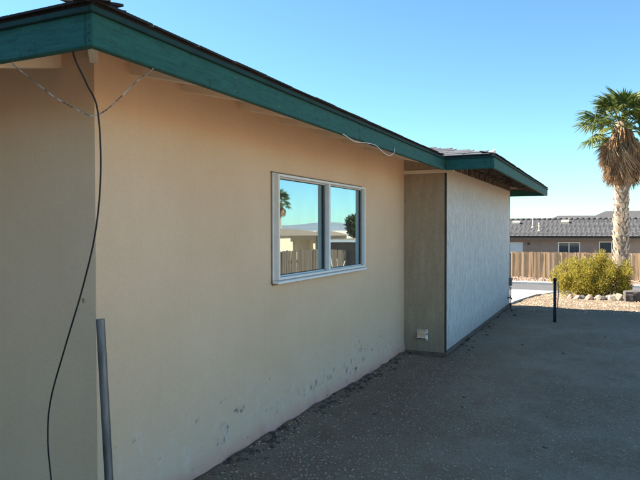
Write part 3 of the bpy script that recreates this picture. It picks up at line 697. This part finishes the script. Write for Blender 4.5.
tag(b.build('dry_straw', M['straw']), 'scraps of dry straw lying on the dirt', 'straw', kind='stuff')
pts = []
for k in range(2600):
    x, y = r_.uniform(-11, 6), r_.uniform(34.0, 40.7); pts.append((x, y, H(x, y) + .02))
pts = np.array(pts); sz = .05 + .10 * r_.rand(len(pts)) ** 2
tag(pebbles('river_stones', pts, sz, M['rockb'], 11), 'strip of brown stones between the kerb and far fence', 'stones', kind='stuff')

# ------------------------------------------------------------------ rocks below the bush
def rock_mesh(seed, mat):
    bm = bmesh.new(); bmesh.ops.create_icosphere(bm, subdivisions=2, radius=1)
    o = Vector((seed * 7.3, 1, 2))
    for v in bm.verts:
        d = v.co.normalized(); k = 1 + .34 * noise.noise(d * 1.3 + o) + .16 * noise.noise(d * 3 + o)
        v.co = d * k
        for pn in (Vector((.7,.3,.64)), Vector((-.6,-.5,.62)), Vector((.1,-.95,.2)), Vector((-.8,.5,.1))):
            e = v.co.dot(pn) - .74
            if e > 0: v.co -= pn * e
    me = bpy.data.meshes.new('rock'); bm.to_mesh(me); bm.free(); me.materials.append(mat); return me
rocks = [(-1.0, 18.1, .13, 'rockd', 'small dark rock at the left end of the row below the bush'),
         (-.90, 17.75, .16, 'rockb', 'brown and white rock, second from the left below the bush'),
         (-.80, 18.05, .14, 'rockb', 'brown rock lying behind the left end of the rock row'),
         (-.72, 17.55, .15, 'rock', 'tan rock lying in front near the left end of the row'),
         (-.62, 17.85, .13, 'rockd', 'dark grey rock between two pale rocks under the bush'),
         (-.43, 17.35, .14, 'rockb', 'brown rock in front of the middle of the bush'),
         (-.45, 17.75, .16, 'rock', 'white rock half under the middle of the bush'),
         (-.22, 17.85, .17, 'rock', 'wide white rock under the bush, right of its middle'),
         (-.10, 17.35, .15, 'rockd', 'dark rock in front of the right half of the bush'),
         (.10, 17.35, .19, 'rock', 'large rounded white rock left of the upright white one'),
         (.27, 17.35, .17, 'rock', 'upright white rock next to the grey stone block')]
for i, (x, y, s, m, lab) in enumerate(rocks):
    o = inst('rock', rock_mesh(i + 1, M[m]), None, (x, y, Hn(x, y) + s * .2), (rnd.uniform(-.2, .2), rnd.uniform(-.2, .2), rnd.uniform(0, 6)), (s * .85, s * .72, s * (.55 if i < 10 else .9)))
    tag(o, lab, 'rock', 'rocks lined up below the bush')
b = MB(); bx, by = .62, 17.15; bz = Hn(bx, by)
bm = bmesh.new(); bmesh.ops.create_cube(bm, size=1); bmesh.ops.subdivide_edges(bm, edges=bm.edges[:], cuts=5, use_grid_fill=True)
for v in bm.verts:
    p = v.co.copy(); r = max(abs(p.x), abs(p.y), abs(p.z)); q = p.normalized() * .62
    v.co = (p * .8 + q * .2); v.co = Vector((v.co.x * .52, v.co.y * .42, v.co.z * .29)); v.co += v.co.normalized() * .022 * noise.noise(p * 4)
me = bpy.data.meshes.new('stone_block'); bm.to_mesh(me); bm.free(); me.materials.append(M['rockd'])
o = inst('stone_block', me, None, (bx, by, bz + .12), (0, 0, .1)); tag(o, 'dark grey rectangular stone block at the right end of the rocks', 'stone block')

# ------------------------------------------------------------------ bush
def leaf_cloud(name, centers, mat, n, ls, seed, parent, base):
    """leaf-sized quads spread on the outer part of lumps; centers: (x,y,z,rx,rz)"""
    q = np.random.RandomState(seed); w = np.array([c[3]**2 * c[4] for c in centers]); w = w / w.sum()
    idx = q.choice(len(centers), n, p=w); C = np.array(centers)[idx]
    d = q.normal(size=(n, 3)); d /= np.linalg.norm(d, axis=1)[:, None]; r = q.rand(n) ** .45 * (1 + .12 * q.normal(size=n))
    P = C[:, :3] + d * r[:, None] * np.stack([C[:, 3], C[:, 3], C[:, 4]], 1)
    up = d * .8 + q.normal(size=(n, 3)) * .55 + np.array([0, 0, .45]); up /= np.linalg.norm(up, axis=1)[:, None]
    sd_ = np.cross(up, q.normal(size=(n, 3))); sd_ /= np.linalg.norm(sd_, axis=1)[:, None]
    L = ls * (.6 + .8 * q.rand(n))[:, None]; W = L * .17
    V_ = np.stack([P - sd_ * W * .3, P + up * L * .5 - sd_ * W, P + up * L, P + up * L * .5 + sd_ * W], 1).reshape(-1, 3) - np.array(base)
    F_ = np.arange(n * 4).reshape(n, 4)
    ob = bpy.data.objects.new(name, np_mesh(name, V_, F_, mat)); col.objects.link(ob); ob.parent = parent; return ob
bb = (-.42, 19.0, Hn(-.42, 19.0))
bush = thing('bush', bb, 'wide yellow green bush in front of the palm trunk', 'bush')
q = random.Random(12); cs = []
for k in range(150):
    a = q.uniform(0, 6.28); rr = .9 * (k / 150) ** .5; h = .14 + (1.02 - .36 * (rr / .9) ** 2) * q.uniform(.05, 1.0)
    s = q.uniform(.07, .19); cs.append((bb[0] + rr * 1.12 * math.cos(a) + .03, bb[1] + rr * math.sin(a), bb[2] + h, s, s * 1.05))
leaf_cloud('foliage', [(*c[:4], c[4] * 1.35) for c in cs], M['bush'], 36000, .056, 4, bush, bb)
b = MB()
for c in cs:
    a = Vector((bb[0] + (c[0]-bb[0]) * .12, bb[1] + (c[1]-bb[1]) * .12, bb[2] - .05)); e = Vector(c[:3]); m = (a + e) / 2 + Vector((q.uniform(-.08, .08), q.uniform(-.08, .08), .06))
    b.tube(bez([a, m, e], 4), [.012 - .0010 * i for i in range(9)], 5)
    for k in range(3):
        b.tube([e * .5 + m * .5, e + Vector((q.uniform(-.2, .2), q.uniform(-.2, .2), q.uniform(.05, .3)))], [.005, .002], 4)
b.build('stems', M['twig'], bush)

# ------------------------------------------------------------------ palms
def fan_mesh(name, mat, seed, dead):
    q = random.Random(seed); m = MB(); pl_ = .75 if not dead else .55; n = 26 if not dead else 18; Lf = .62 if not dead else .80
    spread = 2.15 if not dead else .55
    droop = .25 if not dead else .1
    m.tube(bez([(0, 0, 0), (0, pl_*.5, .03), (0, pl_, 0)], 4), [.022, .02, .018, .017, .016, .015, .014, .013, .012], 5)
    for k in range(n):
        a = -spread + 2 * spread * (k + .5) / n + q.uniform(-.03, .03); l = Lf * (1 - .16 * (abs(a) / spread) ** 2) * q.uniform(.86, 1.08)
        d = Vector((math.sin(a), math.cos(a), 0)); sd_ = Vector((math.cos(a), -math.sin(a), 0)); w = l * spread * 2 / n * .36
        o = Vector((0, pl_, 0)); z1 = -droop * .15 * l + q.uniform(-.03, .03); z2 = -droop * l * q.uniform(.7, 1.7) - (.1 * q.random() if dead else 0)
        c1 = o + d * l * .55 + Vector((0, 0, z1)); tip = o + d * l + Vector((q.uniform(-.04, .04), 0, z2)); rid = Vector((0, 0, w * .55))
        m.add([o, c1 - sd_ * w, c1 + rid, c1 + sd_ * w, tip], [(0, 1, 2), (0, 2, 3), (1, 4, 2), (2, 4, 3)])
    return m.mesh(name, mat)
fans = [fan_mesh('frond', M['frond'], i, False) for i in range(5)]
deads = [fan_mesh('dead_frond', M['frondd'], 20 + i, True) for i in range(5)]
def frond_rot(az, el, roll): return Quaternion((0, 0, 1), az) @ Quaternion((1, 0, 0), el) @ Quaternion((0, 1, 0), roll)
def palm(base, zc, zskirt, tr, fs, label, seed, nf=30, nd=165, detail=True):
    q = random.Random(seed); x, y, z0 = base; t = thing('palm_tree', base, label, 'palm tree')
    m = MB(); n = 20; zs = [z0 - .2 + (zc - z0 + .2) * i / 24 for i in range(25)]
    m.tube([(x + .02 * math.sin(i * .5), y, z) for i, z in enumerate(zs)], [tr * (1.12 - .14 * i / 24 + (.25 if i == 0 else 0)) for i in range(25)], n); m.build('trunk', M['trunk'], t)
    m = MB()
    if detail:                                        # criss-cross leaf bases clasping the trunk
        row = 0; z = z0 + .1
        while z < zskirt + .5:
            for k in range(9):
                a = 2 * math.pi * (k + .5 * (row % 2)) / 9 + q.uniform(-.1, .1); e = Vector((math.cos(a), math.sin(a), 0)); s = Vector((-math.sin(a), math.cos(a), 0))
                r0 = tr * .98; hh = q.uniform(.15, .22); ww = tr * q.uniform(.26, .34); out = q.uniform(.03, .085); c = Vector((x, y, z + q.uniform(-.03, .03)))
                lean = s * q.uniform(-.07, .07)
                m.add([c + e*r0 - s*ww, c + e*r0 + s*ww, c + e*(r0+out*.6) + s*ww*.8 + lean*.5 + Vector((0,0,hh*.5)), c + e*(r0+out*.6) - s*ww*.8 + lean*.5 + Vector((0,0,hh*.5)),
                       c + e*(r0+out) + s*ww*.35 + lean + Vector((0,0,hh)), c + e*(r0+out) - s*ww*.35 + lean + Vector((0,0,hh)), c + e*(r0-.02) + lean + Vector((0,0,hh*.92)), c + e*(r0-.02) - s*ww + Vector((0,0,.02)), c + e*(r0-.02) + s*ww + Vector((0,0,.02))],
                      [(0,1,2,3), (3,2,4,5), (5,4,6), (7,0,3), (7,3,6), (3,5,6), (1,8,2), (2,8,6), (2,6,4)])
            z += .155; row += 1
        m.build('leaf_bases', M['boot'], t)
    for k in range(nf):
        f = k / nf; az = k * 2.399 + q.uniform(-.2, .2); el = R(80 - 100 * f ** .9 + q.uniform(-8, 8))
        p = Vector((x, y, zc - .05 - .28 * f)) + Vector((-math.sin(az), math.cos(az), 0)) * tr * .4
        inst('frond', q.choice(fans), t, p, frond_rot(az, el, q.uniform(-.8, .8)), fs * q.uniform(.72, 1.18))
    for k in range(nd):
        f = k / nd; az = k * 2.399 + q.uniform(-.3, .3); el = R(-62 - 22 * f ** .4 + q.uniform(-6, 5))
        zz = zc - .12 - (zc - .12 - zskirt - 1.15 * fs) * f * q.uniform(.75, 1.0)
        p = Vector((x, y, zz)) + Vector((-math.sin(az), math.cos(az), 0)) * tr * 1.0
        inst('dead_frond', q.choice(deads), t, p, frond_rot(az, el, q.uniform(-1.4, 1.4)), fs * q.uniform(.75, 1.05))
    return t
palm((.37, 22.3, Hn(.37, 22.3)), 5.05, 2.85, .20, 1.08, 'palm tree with a shaggy skirt of dead fronds and pale rough trunk behind the bush', 5)

# ------------------------------------------------------------------ far picket fence across the road
picket_variants = []
def picket(h, w, t, mat, dog=.05):
    m = MB(); m.prism([(-w/2, 0), (w/2, 0), (w/2, h-dog*.5), (w/2-.03, h), (-w/2+.03, h), (-w/2, h-dog*.5)], 'y', 0, t); return m.mesh('picket', mat)
def fence(p0, p1, h, label, seed, zf, pitch=.147, face=1, mats=('fence', 'fence_mid', 'fence', 'fence_pale')):
    q = random.Random(seed); p0, p1 = Vector((*p0, 0)), Vector((*p1, 0)); L = (p1 - p0).length; u = (p1 - p0) / L; nrm = Vector((u.y, -u.x, 0)) * face; az = math.atan2(u.y, u.x)
    base = Vector((p0.x, p0.y, zf(p0.x, p0.y))); t = thing('picket_fence', base, label, 'fence')
    ms = [picket(h * k, .138, .018, M[mm]) for k, mm in zip((1, .995, 1.008, .99), mats)]
    x = .07
    while x < L:
        p = p0 + u * x; z = zf(p.x, p.y)
        k = q.choices(range(4), (5, 4, 3, 3))[0]
        inst('picket', ms[k], t, p + Vector((0, 0, z + .02)) + nrm * q.uniform(0, .012), (R(q.uniform(-.6, .6)), R(q.uniform(-.8, .8)), az + R(q.uniform(-7, 7)))); x += pitch + q.uniform(0, .012)
    for hz in (.3, h - .35):
        m = MB(); n = max(1, int(L / 2.4))
        for i in range(n):
            a, c = p0 + u * (L*i/n), p0 + u * (L*(i+1)/n); a.z, c.z = zf(a.x, a.y) + hz, zf(c.x, c.y) + hz
            mid = (a + c) / 2 - nrm * .06; m.obox(mid, (c - a) / 2, nrm * .02, Vector((0, 0, .045)))
        m.build('rail', M['fence_mid'], t)
    n = max(1, int(L / 2.4))
    for i in range(n + 1):
        a = p0 + u * (L*i/n) - nrm * .13; z = zf(a.x, a.y); m = MB(); m.obox((a.x, a.y, z + h*.46), u*.045, nrm*.045, (0, 0, h*.48 + .1)); m.build('post', M['fence_mid'], t)
    return t
fence((-15.5, 41), (7.0, 41), 1.63, 'brown wooden board fence across the road', 3, lambda x, y: -1.56, .137)
fence((4.5, 24.6), (4.5, 6.0), 1.48, 'wooden side yard fence seen reflected in the window', 4, lambda x, y: H(4.5, y), .142, 1, mats=('fence_shade',) * 4)

# ------------------------------------------------------------------ neighbour's house beyond the fence
NY = 48.6; NZ = -1.6; NE = .93                         # wall plane, ground, eave height
nb = thing('neighbour_house', (-3, NY + 4, NZ), 'single storey taupe house with grey tile roof behind the far fence', 'house')
def wall_with_holes(y, x0, x1, z0, z1, holes, mat, t, thick=.2):
    m = MB(); xs_ = sorted({x0, x1, *[h[0] for h in holes], *[h[1] for h in holes]}); zs_ = sorted({z0, z1, *[h[2] for h in holes], *[h[3] for h in holes]})
    for i in range(len(xs_)-1):
        for j in range(len(zs_)-1):
            cx, cz = (xs_[i]+xs_[i+1])/2, (zs_[j]+zs_[j+1])/2
            if any(h[0] < cx < h[1] and h[2] < cz < h[3] for h in holes): continue
            a, b_, c, d = xs_[i], xs_[i+1], zs_[j], zs_[j+1]; m.add([(a,y,c),(b_,y,c),(b_,y,d),(a,y,d)], [(0,1,2,3)])
    for a, b_, c, d in holes: m.add([(a,y,c),(b_,y,c),(b_,y,d),(a,y,d),(a,y+thick,c),(b_,y+thick,c),(b_,y+thick,d),(a,y+thick,d)], [(0,4,5,1),(1,5,6,2),(2,6,7,3),(3,7,4,0)])
    return m.build('wall', mat, t)
wins = [(-3.38, -1.88, -.62, .56), (-.62, 1.05, -.62, .62), (3.4, 4.9, -.5, .6)]
wall_with_holes(NY, -12.5, 9.0, NZ - .1, NE, wins + [(-6.95, -5.87, -1.5, .53)], M['nwall'], nb)
b = MB(); b.box((-12.5, NY+.25, NZ-.1), (-12.3, NY+8.5, NE)).box((8.8, NY+.25, NZ-.1), (9.0, NY+8.5, NE)).box((-12.5, NY+8.5, NZ-.1), (9.0, NY+8.7, NE)).box((-12.2, NY+.8, NZ), (8.7, NY+.9, NE)); b.build('wall', M['nwall'], nb)
for (a, c, z0, z1) in wins:
    m = MB(); f = .06
    m.box((a, NY-.02, z0), (a+f, NY+.06, z1)).box((c-f, NY-.02, z0), (c, NY+.06, z1)).box((a+f, NY-.02, z0), (c-f, NY+.06, z0+f)).box((a+f, NY-.02, z1-f), (c-f, NY+.06, z1)).box(((a+c)/2-f/2, NY-.02, z0+f), ((a+c)/2+f/2, NY+.06, z1-f))
    wo = m.build('window', M['wframe'], nb)
    for xa, xb in ((a+f, (a+c)/2-f/2), ((a+c)/2+f/2, c-f)):
        m = MB(); m.box((xa, NY+.02, z0+f), (xb, NY+.03, z1-f)); m.build('pane', M['dglass'], wo)
m = MB(); m.box((-6.95, NY+.03, -1.5), (-5.87, NY+.08, .53)); dr_ = m.build('door', M['bluedoor'], nb)
m = MB(); m.tube([(-5.98, NY+.03, -.55), (-5.98, NY-.03, -.55)], .03, 8); m.build('handle', M['alu'], dr_)
m = MB(); m.tube([(-5.45, NY, .46), (-5.45, NY-.12, .46)], .05, 8); m.box((-5.52, NY-.22, .34), (-5.38, NY-.10, .5)); m.build('wall_lamp', M['eave'], nb)
pn = .27; ey = NY - .55; rdepth = 4.75
m = MB(); m.box((-13.2, ey, NE-.06), (9.7, ey+.12, NE+.07)); m.build('gutter', M['eave'], nb)
m = MB(); m.box((-13.1, ey+.13, NE-.24), (9.6, ey+.2, NE-.02)); m.build('fascia', M['nfascia'], nb)
m = MB(); m.box((-13.1, ey+.2, NE-.03), (9.6, NY+.3, NE-.001)); m.build('soffit', M['nfascia'], nb)
m = MB(); m.prism([(ey+.05, NE+.02), (ey+rdepth, NE + .02 + pn*(rdepth-.05)), (ey+2*rdepth, NE+.02)], 'x', -13.2, 9.7); nroof = m.build('roof', M['tile'], nb)
rows = 13
for r in range(rows):                                  # courses of curved tiles
    y0 = ey + (rdepth) * r / rows; y1 = ey + rdepth * (r + 1) / rows + .05; m = MB(); n = 23 * 8; P = []
    for i in range(n + 1):
        x = -13.2 + 22.9 * i / n; wv = .028 * (math.sin(i / 8 * 2 * math.pi * 3.0 + .5 * r)); wv = max(wv, -.012)
        P += [(x, y0, NE + .03 + pn*(y0-ey) + wv), (x, y0, NE + .085 + pn*(y0-ey) + wv), (x, y1, NE + .055 + pn*(y1-ey) + wv)]
    m.add(P, [f_ for i in range(n) for f_ in ((3*i, 3*i+3, 3*i+4, 3*i+1), (3*i+1, 3*i+4, 3*i+5, 3*i+2))]); m.build('tile_course', M['tile'], nroof)
m = MB()
for i in range(56): m.tube([(-13.2 + .41*i, ey+rdepth, NE + .1 + pn*rdepth), (-13.2 + .41*i + .43, ey+rdepth, NE + .08 + pn*rdepth)], .11, 8)
m.build('ridge_cap', M['tile'], nroof)
for (x, y, h) in ((-5.35, 50.4, .72), (-4.78, 49.4, .62)):
    m = MB(); z = NE + .1 + pn*(y-ey); m.tube([(x, y, z-.15), (x, y, z+h-.12)], .05, 10); m.tube([(x, y, z+h-.12), (x, y, z+h)], .075, 10); m.tube([(x, y, z-.08), (x, y, z+.06)], [.16, .07], 10); m.build('vent_pipe', M['pvc'], nroof)
for (x, y) in ((-6.75, 51.6), (-3.1, 51.8)):
    m = MB(); z = NE + .1 + pn*(y-ey); m.prism([(y-.25, z-.1), (y-.25, z+.07), (y+.2, z+.2), (y+.25, z)], 'x', x-.28, x+.28); m.build('roof_vent', M['pvc'], nroof)
# house behind it, two hip roofs showing above the ridge
nb2 = thing('neighbour_house', (1.5, 66, -1.9), 'dark hip roofed house rising behind the grey tile roof', 'house')
b = MB(); b.box((-5, 62, -2.0), (14, 72, 1.25)); b.build('wall', M['nwall'], nb2)
def hip(m, x0, x1, y0, y1, z, p):
    hw_ = min(x1-x0, y1-y0)/2; h_ = z + p*hw_
    c = [(x0,y0,z),(x1,y0,z),(x1,y1,z),(x0,y1,z)]
    if x1-x0 >= y1-y0: r0, r1 = (x0+hw_, (y0+y1)/2, h_), (x1-hw_, (y0+y1)/2, h_); m.add(c+[r0,r1], [(0,1,5,4),(1,2,5),(2,3,4,5),(3,0,4),(3,2,1,0)])
    else: r0, r1 = ((x0+x1)/2, y0+hw_, h_), ((x0+x1)/2, y1-hw_, h_); m.add(c+[r0,r1], [(0,1,4),(1,2,5,4),(2,3,5),(3,0,4,5),(3,2,1,0)])
b = MB(); hip(b, -4.3, 15, 61.4, 69.4, 1.26, .49); b.build('roof', M['tile'], nb2)
b = MB(); hip(b, -7.5, 2.0, 60.4, 66.5, 1.26, .5); b.build('roof', M['tile'], nb2)

# ------------------------------------------------------------------ things behind the right of the picture, reflected in the window
rh = thing('cream_house', (27.5, 63, -2.5), 'cream stucco house with brown roof seen reflected in the window', 'house')
def g_(x, y): return H(x, y)
b = MB(); b.box((22, 62, -3.4), (25.6, 72, .8)).box((25.6, 63.6, -3.4), (29.2, 72, .8)).box((29.2, 62, -3.4), (34, 72, .8)); b.build('wall', M['tanwall'], rh)
b = MB(); hip(b, 21.7, 34.3, 61.7, 72.4, .8, .15); b.build('roof', M['browntile'], rh)
b = MB(); hip(b, 21.5, 26.0, 61.5, 66.6, .79, .3); b.build('roof', M['browntile'], rh)
b = MB(); b.box((25.7, 62.4, -3.4), (26.1, 63.59, .78)).box((28.7, 62.4, -3.4), (29.1, 63.59, .78)).box((26.1, 62.4, .35), (28.7, 63.59, .78)); b.build('porch_arch', M['tanwall'], rh)
for xa in (22.8, 30.6, 32.3):
    b = MB(); b.box((xa, 61.93, -1.6), (xa+1.3, 61.99, .45)); w_ = b.build('window', M['wframe'], rh); b = MB(); b.box((xa+.1, 61.9, -1.5), (xa+1.2, 61.925, .35)); b.build('pane', M['darkwall'], w_)
b = MB(); b.box((21.92, 64, -1.6), (21.985, 66, -.1)); w_ = b.build('window', M['wframe'], rh); b = MB(); b.box((21.89, 64.1, -1.5), (21.915, 65.9, -.2)); b.build('pane', M['darkwall'], w_)
dh = thing('dark_house', (15, 52, -2.2), 'dark walled low house with white eave seen reflected in the window', 'house')
b = MB(); b.box((12.5, 49, -2.9), (17.4, 56, .42)); b.build('wall', M['darkwall'], dh)
b = MB(); b.box((12.0, 48.4, .43), (17.9, 56.6, .62)); b.build('fascia', M['wframe'], dh)
b = MB(); hip(b, 12.1, 17.8, 48.5, 56.5, .625, .06); b.build('roof', M['browntile'], dh)
palm((39.0, 79.0, H(39, 79)), 5.6, 3.4, .24, 1.5, 'distant palm tree seen reflected at the left of the window', 8, nf=26, nd=50, detail=False)
def tree(base, h, r, label, seed):
    q = random.Random(seed); t = thing('tree', base, label, 'tree'); b_ = MB(); x, y, z = base
    b_.tube([(x, y, z-.2), (x+.1, y, z+h*.3), (x, y+.1, z+h*.6)], [.22, .16, .08], 8); cs_ = []
    for k in range(16):
        e = Vector((x + q.uniform(-r, r)*.75, y + q.uniform(-r, r)*.75, z + h*q.uniform(.38, .92))); cs_.append((e.x, e.y, e.z, r*q.uniform(.28, .45), r*q.uniform(.25, .4)))
        b_.tube([(x, y, z + h*q.uniform(.2, .5)), e], [.07, .02], 5)
    b_.build('trunk', M['twig'], t); leaf_cloud('crown', cs_, M['dtree'], 6000, .3, seed, t, base); return t
tree((19.4, 61, H(19.4, 61)), 5.3, 1.5, 'dark bushy tree seen reflected at the right of the window', 6)
ds = thing('dead_shrub', (3.9, 19.6, H(3.9, 19.6)), 'pale dead branches by the side fence seen reflected in the window', 'dead shrub')
b = MB(); q = random.Random(2); z = H(3.9, 19.6)
for a, l in ((0, 1.15), (2.2, 1.0), (3.8, 1.1), (5.2, .8)):
    b.tube(bez([(3.9, 19.6, z), (3.9 + .12*math.cos(a), 19.6 + .2*math.sin(a), z + l*.5), (3.9 + .2*math.cos(a), 19.6 + .55*math.sin(a), z + l)], 4), [.03 - .0025*i for i in range(9)], 6)
b.build('branch', M['straw'], ds)
rh.rotation_euler = (0, 0, R(-52))
